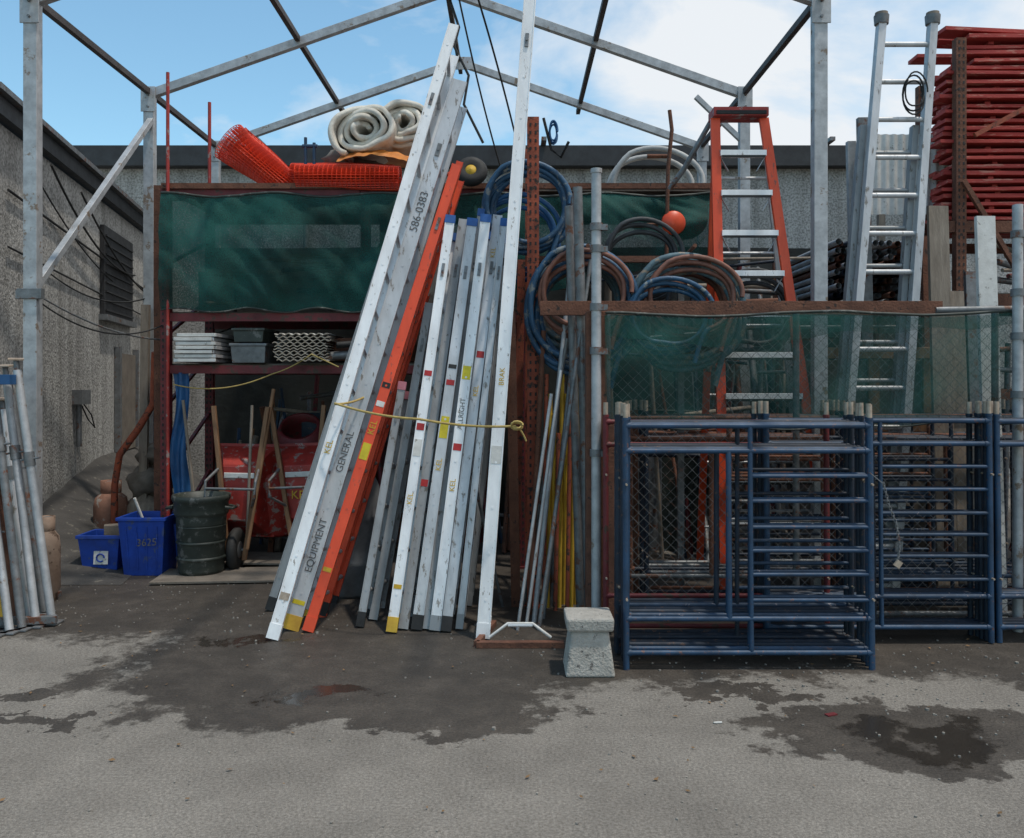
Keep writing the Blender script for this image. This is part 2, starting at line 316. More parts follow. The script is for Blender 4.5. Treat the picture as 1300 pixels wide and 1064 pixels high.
wrect(11.4,12.3,.8,2.1,.02,ply);wrect(11.3,11.4,.8,2.18,.04,galvdark,.07);wrect(12.3,12.38,.8,2.18,.04,galvdark,.07)
lb.tube(WP(9.6,1.0,.05),WP(9.6,1.5,.05),.03,galvdark);lb.box(WP(9.6,1.55,.07),(.12,.2,.16),galvdark)
lb.path([WP(9.6,1.5,.08),WP(9.7,1.35,.15),WP(9.8,1.2,.16),WP(9.75,1.3,.1),WP(9.6,1.45,.08)],.008,black)
lb.tube(WP(7.6,3.4,.03),WP(13,3.1,.03),.012,black);lb.tube(WP(7.6,2.9,.03),WP(13,2.7,.03),.01,black)
lb.path(sag(WP(8.5,3.85,.1),WP(12,3.2,.1),.25),.012,black);lb.path(sag(WP(9.5,3.8,.1),WP(13.4,3.0,.1),.2),.012,black)
lb.path(sag(WP(8.0,3.75,.06),WP(11,3.0,.06),.12),.008,black)
lb.done()
bb=B('rear_stucco_building')
bb.box((1.0,17.0,2.6),(28,6,5.2),stucco)
bb.box((1.0,13.93,5.33),(28.4,.3,.32),roofm);bb.box((1,17,5.24),(28.2,6,.1),roofm)
for x in(-8,-4,0.5,5,9): bb.box((x,13.75,5.52),(.08,.5,.06),galvdark)
bb.tube((-3.3,13.9,0),(-3.3,13.9,5.1),.05,galvdark)
bb.box((4.55,13.97,3.2),(1.6,.08,1.2),roofm);bb.box((-6.4,13.97,3.0),(1,.08,1.6),roofm)
bb.done()

# ------------------------------------------------------------------ tent frame
tf=B('steel_tent_frame')
XL,XR,XC=-3.76,2.41,-0.675;ZE,ZR=4.7,5.78
for k,y in enumerate((6.8,9.0,11.0)):
    for x in(XL,XR):
        tf.beam((x,y,0),(x,y,ZE),.105,.09,galv);tf.box((x,y,.02),(.3,.3,.04),galvdark)
        tf.box((x,y-.05,ZE-.06),(.15,.012,.26),galv)
        for z in(ZE-.14,ZE-.02): tf.tube((x,y-.07,z),(x,y-.055,z),.012,galvdark,6)
    for x in(XL,XR):
        tf.beam((x,y,ZE),(XC,y,ZR),.085,.075,galv)
    tf.box((XC,y-.045,ZR-.03),(.35,.012,.16),galv)
for x,z in((XL,ZE+.02),(XR,ZE+.02),(XC,ZR+.02),((XL+XC)/2,(ZE+ZR)/2+.03),((XR+XC)/2,(ZE+ZR)/2+.03)):
    tf.beam((x,4.2,z),(x,11.4,z),.05,.06,purl,ref=(0,0,1))
tf.beam((XL+.02,9.0,ZE-.25),(XL-.02,6.8,2.4),.055,.055,galv,ref=(1,0,0))
tf.beam((XL+.1,6.76,2.4),(XL-.1,6.76,2.4),.08,.05,galvdark)
tf.beam((XR,9.0,ZE-.5),(XR-.5,9,ZE-.02),.05,.05,galv)
tf.path(sag((XC,6.5,ZR),(0.1,9,4.0),-.2),.010,black)
tf.path(sag((XC+.05,6.9,ZR),(-.1,8.6,3.8),.15),.008,black)
tf.path([(-.65,9,5.7),(-.55,9,5.4),(-.6,9.0,5.2),(-.45,9,4.9),(-.5,9,4.6),(-.3,9,4.2)],.014,black)
tf.done(.003)
cb=B('overhead_cable')
cb.path(sag((XL,6.8,2.42),(XL+.9,9.0,2.3),.25),.008,galvdark)
cb.path(sag((XL,6.8,2.38),(-3.2,8.0,2.25),.18),.007,black)
cb.path(sag(WP(8.2,2.9,.02),(XL,9,2.6),.2),.008,black)
cb.done()

# ------------------------------------------------------------------ pallet rack (left)
def perf_post(b,x,y,z0,z1,m,w=.085,dp=.07,dx=0):
    a=Vector((x,y,z0));c=Vector((x+dx,y,z1));b.chan(a,c,w,dp,m,t=.003)
    z=z0+.06
    while z<z1-.03:
        q=a.lerp(c,(z-z0)/(z1-z0))
        for sx in(-1,1): b.box(q+Vector((sx*w*.22,-dp/2-.0005,0)),(.014,.004,.026),black)
        z+=.06
    b.box((x,y,z0+.01),(.14,.12,.02),m)
rk=B('pallet_rack')
YF,YB=8.0,9.15
XS=(-3.19,-1.35,0.12)
for x in XS:
    perf_post(rk,x,YF,0,3.5,redp);perf_post(rk,x,YB,0,3.5,redp)
    for i in range(5): rk.beam((x,YF,.2+i*.65),(x,YB,.2+(i+1)*.6),.03,.03,redp,ref=(1,0,0))
for z in(1.83,2.31,3.44):
    for y in(YF-.02,YB):
        for i in range(2):
            rk.beam((XS[i]+.05,y,z),(XS[i+1]-.05,y,z),.11 if z>3 else .075,.045,redp,ref=(0,1,0))
rk.beam((XS[0]-.02,YF-.05,3.51),(XS[2]+1.7,YF-.05,3.51),.05,.05,rust)
rk.box((-1.54,8.57,1.875),(3.25,1.05,.02),ply);rk.box((-1.54,8.57,2.355),(3.25,1.05,.02),ply);rk.box((-0.6,8.9,3.5),(5.2,1.7,.025),ply)
rk.done()
bt=B('shade_backdrop')  # added dark sheet behind the racks, standing in for deep shade
bt.grid(lambda u,v:(-3.6+u*8.6,10.2+.12*math.sin(u*40)*v+.05*math.sin(u*17),3.3-v*3.28),120,10,shade_sheet);bt.done(recalc=False)
lp=B('timber_post');lp.beam((-3.38,8.3,0),(-3.3,8.1,3.55),.08,.05,rust);lp.beam((-3.5,8.6,0),(-3.52,8.6,2.9),.05,.05,galvdark);lp.beam((-3.75,8.8,0),(-3.72,8.8,2.5),.08,.05,wood);lp.done()
for i,(px,py0,py1) in enumerate(((213,92,250),(266,130,250))):
    q=B('red_pole');a=W(px,py0,7.9 if i==0 else 8.1);q.tube((a.x,a.y,3.4 if i else .02),(a.x,a.y,a.z),.016,redb);q.done()
nl=B('green_shade_netting')
def nlf(u,v):
    x=-3.2+u*5.05;top=3.44-.035*math.sin(u*math.pi*5)**2;bot=2.37 if u<.55 else 2.37+ (u-.55)*1.2
    bot+=.02*math.sin(u*50)
    z=top+(bot-top)*v
    y=7.9-.05*math.sin(v*3.1)*(1+.6*math.sin(u*33))-.02*math.sin(u*60+v*3)*v-.04*mnoise.noise(Vector((u*16+v*2,v*3,0)))-.02*mnoise.noise(Vector((u*40-v*8,v*4,5)))
    return (x,y,z)
nl.grid(nlf,200,24,netL);nl.path([nlf(i/80,0) for i in range(81)],.012,gplast,6);nl.path([nlf(i/80*.54,1) for i in range(81)],.008,gplast,6);nl.done(recalc=False)

# ------------------------------------------------------------------ shelf contents
s=B('scaffold_plank_stack')
for i in range(7):
    z=1.91+i*.038;s.box((-2.85+R(-.02,.02),8.3,z),(.36,1.0,.03),alu,R(-.03,.03))
    s.box((-2.85+R(-.02,.02),7.79+R(-.01,.01),z),(.34,.02,.03),white)
s.done(.003)
s=B('corrugated_sheet_stack')
for i in range(10):
    z0=1.915+i*.026;sh=R(-.03,.03)
    s.grid(lambda u,v:(-2.13+sh+u*.48,7.8+v*.9,z0+.008*math.sin(u*44+i)),60,1,white)
    s.grid(lambda u,v:(-2.13+sh+u*.48,7.8,z0+.008*math.sin(u*44+i)-.009*v),60,1,brass)
s.done(recalc=False)
s=B('storage_crate')
s.openbox((-2.42,8.25,1.89),.3,.6,.32,.62,.18,galvdark);s.openbox((-2.42,8.2,2.08),.26,.5,.28,.5,.13,gplast)
s.box((-1.35,8.4,2.02),(.8,.5,.22),rust);s.tube((-1.7,7.95,1.95),(-1.0,8.0,2.0),.04,galvdark);s.tube((-1.6,7.9,2.05),(-1.1,8.1,2.1),.03,black);s.done(.005)
s=B('folded_frame_bundle')
for i in range(26):
    z=2.4+R(0,.55);x=R(-3.0,-.2);s.tube((x,R(8.1,8.4),z),(x+R(.4,1.2),R(8.2,8.9),z+R(-.1,.15)),R(.015,.03),random.choice([rust,galvdark,blue_shaded,wood]))
s.box((-2.2,8.6,2.55),(.9,.5,.35),ply);s.box((-1.0,8.6,2.6),(.7,.5,.42),rusto,.1);s.box((-2.9,8.7,2.6),(.35,.4,.4),galvdark);s.done()
s=B('pipe_and_timber_pile')
for i in range(60):
    x=R(-3.0,.1);s.tube((x,R(8.5,9.8),0),(x+R(-.25,.25),R(9.0,10.1),R(1.0,1.8)),R(.014,.032),random.choice([rust,galvdark,woodb,wood,redp,bluep]),8)
for i in range(14):
    z=R(.1,1.7);x=R(-3,-.8);s.tube((x,8.9,z),(x+R(.6,1.6),R(8.9,9.6),z+R(-.2,.2)),R(.012,.025),random.choice([rust,galvdark,wood]))
for i in range(6): s.box((R(-2.8,-.3),9.7,R(.3,.8)),(R(.3,.7),.3,R(.4,1.2)),random.choice([ply,rust,galvdark,gplast]),R(-.2,.2))
s.box((-1.5,9.2,1.25),(1.3,.7,.3),blue_shaded);s.done()
# machine + buckets under the shelf
s=B('portable_mixer')
s.lathe((-2.1,8.75,1.05),[(0,-.3),(.2,-.28),(.3,-.1),(.3,.1),(.2,.3),(.17,.3),(.26,.1),(0,-.2)],redp,24,Matrix.Rotation(.7,3,'X'))
for sx in(-.3,.3): s.beam((-2.1+sx,8.6,0),(-2.1+sx*.8,8.8,1.1),.05,.05,rust)
s.beam((-2.42,8.6,.5),(-1.78,8.6,.5),.05,.05,rust);s.box((-1.7,8.7,.8),(.25,.3,.3),galvdark);s.done()
for x,y,r,h,m_ in((-3.0,8.5,.15,.36,rusto),(-1.62,8.3,.15,.38,grplast),(-1.6,8.35,.13,.3,redb)):
    s=B('plastic_bucket');z=.0 if r!=.13 else .38
    s.lathe((x,y,z),[(0,0),(r*.85,0),(r,h-.04),(r*1.06,h-.04),(r*1.06,h),(r*.95,h),(r*.8,.03),(0,.03)],m_,24)
    s.path([Vector((x+math.cos(a)*r,y-.03-.05*math.sin(a),z+h-.03+math.sin(a)*r*.5)) for a in [i*math.pi/10 for i in range(11)]],.004,galvdark,5);s.done()
s=B('blue_tarpaulin');s.grid(lambda u,v:(-3.12+u*.14+.02*math.sin(v*9),7.97+.03*math.sin(u*9+v*7),1.8-v*1.35),8,30,tarpb);s.done(recalc=False)
s=B('canvas_bundle')
def lump(s,c,r,sx,sz,m,seed=0):
    c=Vector(c)
    def f(u,v):
        a=u*2*math.pi;b_=(v-.5)*math.pi;d=Vector((math.cos(a)*math.cos(b_),math.sin(a)*math.cos(b_),math.sin(b_)))
        k=r*(1+.28*mnoise.noise(d*2.2+Vector((seed,0,0)))+.12*mnoise.noise(d*6+Vector((0,seed,0))))
        return c+Vector((d.x*k*sx,d.y*k,d.z*k*sz))
    s.grid(f,28,16,m)
lump(s,(-3.72,8.95,.68),.24,.9,.8,ply,1);lump(s,(-3.68,8.98,.98),.2,1,.6,ply,2);lump(s,(-3.75,8.95,.35),.26,1,.9,wood,3)
s.done()
s=B('rusty_pipe');s.path([(-3.95,8.6,.25),(-3.92,8.55,.7),(-3.85,8.5,1.0),(-3.65,8.45,1.25),(-3.48,8.4,1.5),(-3.42,8.3,2.0)],.035,rusto);s.done()

# bins
q=G(191,726)
s=B('blue_bin');s.openbox(q,.34,.32,.41,.4,.52,bplast,.01,.03)
for dx in(-.12,-.04,.04,.12): s.beam(q+Vector((dx,-.168,.05)),q+Vector((dx*1.15,-.2,.44)),.012,.008,bplast)
s.tube(q+Vector((0,0,.3)),q+Vector((-.1,-.1,.68)),.012,white);s.kids.append(text('marking','3625',q+Vector((.05,-.203,.3)),(1,0,.05),(0,-1,.1),.09,ink));s.done(.006)
q=G(136,723)
s=B('recycling_box');s.openbox(q,.3,.28,.37,.34,.34,bplast,.01,.03)
s.box(q+Vector((0.02,-.165,.14)),(.13,.006,.12),white,0,-.08)
s.path([q+Vector((.02+math.cos(a)*.035,-.172,.14+math.sin(a)*.035)) for a in [i*.6 for i in range(10)]],.008,bplast,6)
s.box(q+Vector((.05,0,.36)),(.14,.12,.1),ply,.4);s.done(.006)
q=Vector((-2.76,7.7,.03))
s=B('garbage_can')
s.lathe(q,[(0,.0),(.19,.0),(.195,.03),(.205,.3),(.21,.31),(.212,.5),(.23,.52),(.235,.54),(.23,.62),(.24,.63),(.252,.66),(.245,.69),(.225,.685),(.215,.5),(.19,.05),(0,.04)],gplast,36)
for sx in(-1,1): s.path([q+Vector((sx*.23,-.06,.58)),q+Vector((sx*.29,-.05,.57)),q+Vector((sx*.29,.05,.57)),q+Vector((sx*.23,.06,.58))],.014,gplast)
for i in range(3): s.lathe(q+Vector((0,0,.12+i*.14)),[(.202,0),(.214,.01),(.214,.02),(.202,.03)],gplast,36)
s.done()
def gas(px,py,r,h,m,nm='propane_cylinder',d=None):
    q=G(px,py);s=B(nm)
    s.lathe(q,[(0,0),(r*.75,0),(r*.75,.05),(r,.09),(r*1.0,h*.65),(r*.9,h*.76),(r*.5,h*.84),(.04,h*.86),(0,h*.86)],m,24)
    s.lathe(q,[(r*.55,h*.82),(r*.6,h*.84),(r*.6,h),(r*.55,h),(r*.53,h*.84)],m,20)
    s.tube(q+Vector((0,0,h*.85)),q+Vector((0,0,h*.95)),.02,brass);s.tube(q+Vector((0,0,h*.95)),q+Vector((0,0,h*.99)),.04,galvdark);s.done()
rustl=mat('light_rust',(0.3,0.15,0.1),(0.14,0.07,0.05),.8,0,8,1,spot=(.3,.27,.24),spotscale=10,spotth=.6)
gas(141,700,.165,.72,rustl)
gas(60,762,.095,.66,mat('cylinder_beige',(0.32,0.23,0.17),(0.16,0.1,0.07),.7,0,8,1,spot=(.1,.06,.04),spotscale=12,spotth=.56))
s=B('plywood_sheet');s.box((-2.5,7.6,.02),(1.15,.55,.02),ply,.08);s.box((-2.3,8.2,.045),(1.1,.5,.02),ply,-.1);s.done(.003)
def barrow(cx,y,sc,tip,m,lab=True):
    s=B('wheelbarrow')
    def T(x,yy,z): 
        v=Vector((x*sc,yy*sc,z*sc));v=Matrix.Rotation(tip,3,'Y')@v;return Vector((cx,y,0))+v
    def ring(wt,wb,h0,h1,yy): return [T(-wb/2,yy,h0),T(wb/2,yy,h0),T(wt/2,yy,h1),T(-wt/2,yy,h1)]
    rs=[ring(.34,.26,.48,1.02,-.02),ring(.45,.36,.38,1.12,.14),ring(.58,.5,.28,1.2,.3),ring(.62,.54,.26,1.23,.3),ring(.54,.46,.31,1.17,.29),ring(.32,.24,.5,1.0,0)]
    vs=[p for r in rs for p in r];fs=[(k*4+j,k*4+(j+1)%4,(k+1)*4+(j+1)%4,(k+1)*4+j) for k in range(5) for j in range(4)]+[(0,1,2,3),(20,21,22,23)]
    s.add(vs,fs,m)
    for sx in(-1,1):
        s.beam(T(sx*.08,-.08,.1),T(sx*.27,-.03,1.62),.04,.04,woodb)
        s.path([T(sx*.2,-.05,1.0),T(sx*.24,-.3,.9),T(sx*.24,-.32,.75),T(sx*.14,-.06,.62)],.014,galvdark)
    s.path([T(-.24,-.31,.83),T(.24,-.31,.83)],.012,galvdark)
    wh=T(0,-.08,.2);Mx=Matrix.Rotation(math.pi/2,3,'Y')
    s.lathe(wh,[(.06,-.03),(.1,-.04),(.17,-.045),(.2,-.02),(.2,.02),(.17,.045),(.1,.04),(.06,.03)],black,26,Mx);s.lathe(wh,[(0,-.05),(.1,-.03),(.1,.03),(0,.05)],galvdark,16,Mx)
    s.tube(T(-.1,-.08,.2),T(.1,-.08,.2),.012,galvdark)
    if lab: s.kids.append(text('label','KEL',T(0,-.04,.72),(1,0,0),(0,-1,0),.11,inky))
    s.beam(T(-.15,-.03,.93),T(.15,-.03,.93),.05,.012,white)
    s.done(.006)
barrow(-2.52,7.98,.92,.02,redb,False);barrow(-1.94,8.1,.92,-.04,redb,True)
s=B('red_drum_lid');s.lathe((-2.2,8.25,.55),[(0,-.03),(.3,-.03),(.33,0),(.3,.02),(0,.02)],redb,32,Matrix.Rotation(.5,3,'Z')@Matrix.Rotation(math.pi/2+.2,3,'X'));s.done()
s=B('broom');s.tube((-2.85,7.95,.05),(-3.0,7.9,1.55),.014,wood);s.box((-2.85,7.95,.06),(.3,.07,.1),ply);s.done()
s=B('timber_handle');s.tube((-2.4,7.85,.2),(-2.2,8.0,1.65),.018,woodb);s.tube((-2.42,7.9,.2),(-2.4,8,1.5),.014,wood);s.done()
q=G(438,762);s=B('grey_plastic_drum')
s.lathe(q+Vector((0,.25,0)),[(0,0),(.2,0),(.23,.03),(.24,.25),(.25,.27),(.24,.29),(.24,.6),(.25,.62),(.24,.64),(.235,.85),(.2,.93),(.08,.96),(.08,1.0),(0,1.0)],grplast,30);s.done()

s=B('yellow_rope')
s.path(sag(W(220,488,7.9),W(345,475,7.85),.08)+sag(W(345,475,7.85),W(395,450,7.8),.02)+sag(W(396,450,7.8),W(430,466,7.7),.0),.006,rope,6)
s.path(sag(W(425,512,5.9),W(530,532,5.66),.02)+sag(W(532,532,5.66),W(655,541,5.66),.02),.008,rope,6)
s.path(sag(W(425,513,5.9),W(470,500,6.3),.02),.008,rope,6)
s.path(coil_pts(W(657,540,5.66),.028,12,3,.03,.15,1.2,.8),.007,rope,6)
s.path(sag(W(655,542,5.66),W(668,560,5.7),-.02),.006,rope,6)
s.done()

# ------------------------------------------------------------------ on top of the rack
def snowroll(name,a,b,r0,r1,turns,seg=46,flare=0.0,sq=1.0):
    a=Vector(a);b=Vector(b);d=(b-a);ln=d.length;d.normalize();u=d.cross(Vector((0,0,1))).normalized();v=u.cross(d)
    s=B(name);nv=max(10,int(ln/.042))
    def f(p,q):
        t=p*turns*2*math.pi;r=r0+(r1-r0)*p
        r*=1+flare*q*q+.07*math.sin(t*1.0+q*3)+.05*math.sin(t*3+q*7)
        return a+d*(q*ln)+u*math.cos(t)*r+v*math.sin(t)*r*sq
    s.grid(f,int(seg*turns),nv,snow,False);return s.done(wire=.012,recalc=False)
snowroll('snow_fence_roll',W(372,244,8.3),W(293,178,8.3),.09,.155,3.2,34,.35)
snowroll('snow_fence_roll',W(378,226,7.98),W(508,226,7.95),.05,.125,3.4,30,0,.95)
snowroll('snow_fence_roll',W(372,222,8.25),W(500,222,8.2),.06,.12,2.6,28,0,.9)
def clothroll(c,r,L_,ph,tw=0):
    s=B('rolled_cloth');c=Vector(c);turns=3.6
    def f(p,q):
        t=p*turns*2*math.pi+ph;rr=r*(.1+.9*p)*(1+.1*math.sin(2*t+.6)+.13*mnoise.noise(Vector((math.cos(t)*1.5,math.sin(t)*1.5+p*2,ph)))+.05*mnoise.noise(Vector((t*2,q*5,ph))))
        return c+Vector((math.cos(t)*rr*1.1+tw*q,(q-.5)*L_+.05*math.sin(t*1.3+ph),math.sin(t)*rr*.95))
    s.grid(f,190,14,cloth);o=s.done(recalc=False);md=o.modifiers.new('s','SOLIDIFY');md.thickness=.045
clothroll(W(467,174,8.25),.24,.55,0.4,.05);clothroll(W(516,166,8.4),.22,.55,2.0,-.05)
s=B('orange_tarpaulin')
def tof(u,v):
    p_=W(432+u*88,198-8*math.sin(u*math.pi)+v*14,8.05)
    return (p_.x,8.05-.2*v+.02*mnoise.noise(Vector((u*8,v*3,1))),p_.z+.02*mnoise.noise(Vector((u*9,v*2,8))))
s.grid(tof,40,8,tarpo)
s.grid(lambda u,v:(tof(u,0)[0],tof(u,0)[1]+.6*v,tof(u,0)[2]),40,2,tarpo);s.done(recalc=False)
s=B('brown_sack');lump(s,W(446,203,8.4),.17,1.5,.7,ply,5);s.done()
s=B('blue_jack_post');q=W(392,205,8.1);s.tube((q.x-.03,8.1,3.5),(q.x-.03,8.1,4.0),.015,bluep);s.tube((q.x+.05,8.1,3.5),(q.x+.05,8.1,3.95),.015,bluep);s.tube((q.x-.06,8.1,3.92),(q.x+.08,8.1,3.92),.018,bluep);s.done()
s=B('hand_truck_wheel');q=W(598,218,7.8);MW=Matrix.Rotation(math.pi/2-.3,3,'X');s.lathe(q,[(.05,-.04),(.09,-.05),(.13,-.04),(.15,0),(.13,.04),(.09,.05),(.05,.04)],black,28,MW);s.lathe(q,[(0,-.05),(.08,-.03),(.08,.03),(0,.05)],yel,20,MW)
s.path([q,q+Vector((-.25,.1,.0)),q+Vector((-.35,.1,-.2))],.02,orange);s.done()
s=B('canvas_sack');lump(s,W(546,345,7.2),.2,.8,1.6,cloth,9);s.beam((-.72,7.2,0),(-.7,7.25,2.45),.05,.05,woodb);s.done()

# ------------------------------------------------------------------ ladders
def ladder(a,b,w,m,gap=.4,name='extension_ladder',feet=True,cap=None,texts=(),labels=(),rung=alu,dp=.03,rs=.305,inv=None):
    a=Vector(a);b=Vector(b);s=B(name);d=(b-a).normalized();L_=(b-a).length
    u=d.cross(Vector((0,1,0))).normalized();v=u.cross(d).normalized()
    s.chan(a,b,w,dp,m)
    for sg in(-1,1): s.beam(a+u*sg*(w/2-.004)-v*(dp/2+.002),b+u*sg*(w/2-.004)-v*(dp/2+.002),.007,.004,m)
    s.prof(a+v*gap,b+v*gap,[(x,-y) for x,y in [(-w/2,-dp/2),(w/2,-dp/2),(w/2,dp/2),(w/2-.004,dp/2),(w/2-.004,-dp/2+.004),(-w/2+.004,-dp/2+.004),(-w/2+.004,dp/2),(-w/2,dp/2)]],m)
    t=.25
    while t<L_-.12:
        p=a+d*t;s.tube(p+v*(-dp/2+.004),p+v*(gap+dp/2-.004),.016,rung,10);s.tube(p+v*(-dp/2-.003),p+v*(-dp/2+.002),.0085,m,8);t+=rs
    if feet:
        for k in(0,gap): s.beam(a+v*k-d*.0,a+v*k+d*.1,w*1.06,dp*1.3,black if feet==1 else feet)
    if cap:
        for k in(0,gap): s.beam(b+v*k-d*.05,b+v*k+d*.012,w*1.1,dp*1.4,cap)
    for(st_,t_,sz,mm) in texts:
        s.kids.append(text('marking',st_,a.lerp(b,t_)-v*(dp/2+.003),d,-v,sz,mm))
    for(t_,ln,mm) in labels:
        p=a.lerp(b,t_)-v*(dp/2+.0015);s.beam(p-d*ln/2,p+d*ln/2,w*.78,.002,mm)
    # pulley bracket / rung lock on the rail face
    p=a.lerp(b,.86)-v*(dp/2+.006);s.beam(p-d*.05,p+d*.05,w*.3,.01,galvdark);s.tube(p-v*.012,p+v*.002,.008,galvdark,8)
    s.done(.0015)
def LD(x0,y0,x1,y1,d1,*k,**kw): ladder(G(x0,y0)+Vector((0,0,.01)),W(x1,y1,d1),*k,**kw)
LD(346,813,576,32,6.7,.08,aluw,texts=[('KEL',.28,.06,inky)],labels=[(.06,.05,brass)],feet=aluw)
LD(342,776,562,92,6.95,.06,alud,feet=black)
LD(369,801,584,103,6.65,.11,alu,texts=[('586-0383',.74,.085,ink),('GENERAL',.30,.07,ink),('EQUIPMENT',.14,.07,ink)],feet=yel,labels=[(.045,.03,laby)])
LD(391,803,580,210,6.6,.075,orange,texts=[('KEL',.41,.065,inky)],labels=[(.36,.12,laby),(.46,.04,white),(.5,.04,black),(.12,.03,inky)],feet=orange)
LD(409,783,584,206,6.8,.055,orange,feet=black)
cs=[(457,797,511,487,6.4,.055,alud,pink),(474,788,545,385,6.6,.06,alud,None),(497,804,572,276,6.5,.07,aluw,labb),(512,800,588,279,6.7,.065,alud,None),(529,801,600,280,6.55,.075,alu,labb),
    (552,802,617,275,6.5,.075,aluw,labb),(566,803,632,274,6.6,.07,alu,None),(594,770,641,330,6.75,.06,alud,black)]
tx=[[],[],[('KEL',.3,.05,inky)],[],[('KEL',.38,.055,inky)],[('ALLRIGHT',.5,.05,ink),('KEL',.33,.055,inky)],[('KEL',.55,.05,inky),('KEL',.9,.05,inky)],[]]
lbz=[[],[],[(.42,.12,white),(.47,.05,labr),(.1,.03,inky),(.6,.04,labr)],[(.33,.05,labr)],[(.47,.16,laby),(.58,.04,labr),(.62,.03,black)],[(.42,.05,labr),(.6,.1,laby)],[(.64,.05,labr)],[]]
for i,c in enumerate(cs):
    LD(c[0],c[1],c[2],c[3],c[4],c[5],c[6],gap=.36,cap=c[7],texts=tx[i],labels=lbz[i],feet=(yel if i==2 else alud if i%2 else black))
LD(583,800,640,280,6.5,.05,alu,gap=.36,cap=labb,feet=alud)
LD(540,800,611,268,6.75,.05,alud,gap=.36,cap=labb,feet=alud)
LD(613,812,677,-60,6.3,.088,aluw,gap=.3,feet=aluw,labels=[(.25,.12,white)],texts=[('BRAK',.36,.05,inky)])
s=B('ladder_spreader_base')
p=G(605,822);q_=G(716,822);s.beam(p+Vector((0,0,.02)),q_+Vector((0,0,.02)),.04,.05,rust);s.beam(p+Vector((0,0,.02)),p+Vector((.1,.5,.02)),.04,.04,rust)
c=(p+q_)/2+Vector((0,.05,0));s.path([c+Vector((-.2,0,.05)),c+Vector((-.08,0,.14)),c+Vector((.08,0,.14)),c+Vector((.2,0,.05))],.01,white);s.tube(c+Vector((-.08,0,.13)),c+Vector((.08,0,.13)),.012,aluw);s.done(.003)
s=B('pallet_rack_upright');a=W(672,150,6.6);perf_post(s,.16,6.6,0,a.z,rusto,.09,.075)
perf_post(s,.16,7.5,0,a.z,rusto,.09,.075)
for i in range(5): s.beam((.16,6.6,.3+i*.7),(.16,7.5,.3+(i+1)*.7-.1),.03,.03,rusto,ref=(1,0,0))
s.done()
s=B('rusty_channel');s.chan(G(655,770),W(648,395,6.2),.07,.04,rust);s.chan(G(655,770)+Vector((.0,.3,0)),W(662,330,6.9),.06,.04,rusto);s.done()
s=B('pole_bundle')
for x0,y0_,x1,y1_,d,r,m in((678,790,735,240,6.6,.018,galv),(690,785,742,315,6.5,.014,galvdark),(664,770,720,430,6.4,.013,galvdark),(700,770,728,250,6.7,.02,galvdark),(657,800,700,500,6.1,.012,galv),(668,795,712,470,6.2,.012,alu),(638,770,600,600,6.3,.012,galvdark),(684,800,750,330,6.3,.015,galvdark),(672,780,690,420,6.5,.02,rust)):
    s.tube(G(x0,y0_),W(x1,y1_,d),r,m)
for i in range(9): s.tube(G(690+i*5,775-(i%3)*4),W(694+i*5,475+(i%4)*25,6.5),.016,yel if i%3 else rusto)
s.done()
s=B('galvanised_post')
q=W(757,220,5.95);s.tube((q.x,5.95,0),(q.x,5.95,q.z),.034,galv,14);s.tube((q.x,5.95,q.z),(q.x,5.95,q.z+.03),.04,galv,14)
for z in(1.9,2.2,2.6,2.75,1.2): s.tube((q.x,5.95,z),(q.x,5.95,z+.05),.045,galvdark,14);s.box((q.x+.05,5.93,z+.02),(.05,.03,.04),galvdark)
s.done()
s=B('galvanised_post')
q=W(1292,260,5.95);s.tube((q.x,5.95,0),(q.x,5.95,q.z),.034,galv,14)
for z in(1.6,2.0,2.3,2.7): s.tube((q.x,5.95,z),(q.x,5.95,z+.05),.045,galvdark,14);s.box((q.x+.05,5.93,z+.02),(.05,.03,.04),galvdark)
s.done()
s=B('galvanised_pole');s.tube((.56,6.25,0),W(733,238,6.25),.035,galvdark,14);s.tube((.5,6.35,0),W(722,262,6.35),.03,galvdark,14);s.done()
s=B('steel_plate_post');s.box((.585,6.05,1.1),(.14,.12,2.2),rust);s.box((.66,5.9,.75),(.06,.1,1.4),rust);s.done(.004)

# ------------------------------------------------------------------ fence + right netting
XF0,XF1=.62,4.9
s=B('rusty_steel_beam');s.chan((.2,6.16,2.235),(3.05,6.16,2.235),.1,.05,rust,ref=(0,1,0));s.tube((3.0,6.14,2.22),(4.9,6.14,2.25),.024,galvdark);s.done(.003)
s=B('chain_link_fence')
H0,H1=.05,2.18;st_=.075
n=int((XF1-XF0+(H1-H0))/st_)
for sg in(1,-1):
    for i in range(n):
        c0=XF0-(H1-H0)+i*st_
        xa,za,xb,zb=c0,H0,c0+(H1-H0),H1
        if xa<XF0: za+=XF0-xa;xa=XF0
        if xb>XF1: zb-=xb-XF1;xb=XF1
        if zb-za<.05: continue
        if sg<0: xa,xb=XF0+XF1-xa,XF0+XF1-xb
        s.tube((xa,6.06+sg*.002,za),(xb,6.06+sg*.002,zb),.0016,galvdark,4)
for x in(XF0+.05,2.0,3.4,4.85): s.tube((x,6.1,0),(x,6.1,2.2),.024,galvdark)
s.tube((XF0,6.1,.08),(XF1,6.1,.08),.02,galvdark);s.done()
nr=B('green_shade_netting')
def nrf(u,v):
    x=.64+u*4.3;top=2.19-.03*math.sin(u*9)**2+.03*u;bot=1.41-.02*math.sin(u*7)+.012*math.sin(u*37)
    z=top+(bot-top)*v;y=6.0-.03*math.sin(v*3.1)*(1+.5*math.sin(u*29))-.012*math.sin(u*70+v*4)-.04*mnoise.noise(Vector((u*14+v*2,v*2,3)))
    return(x,y,z)
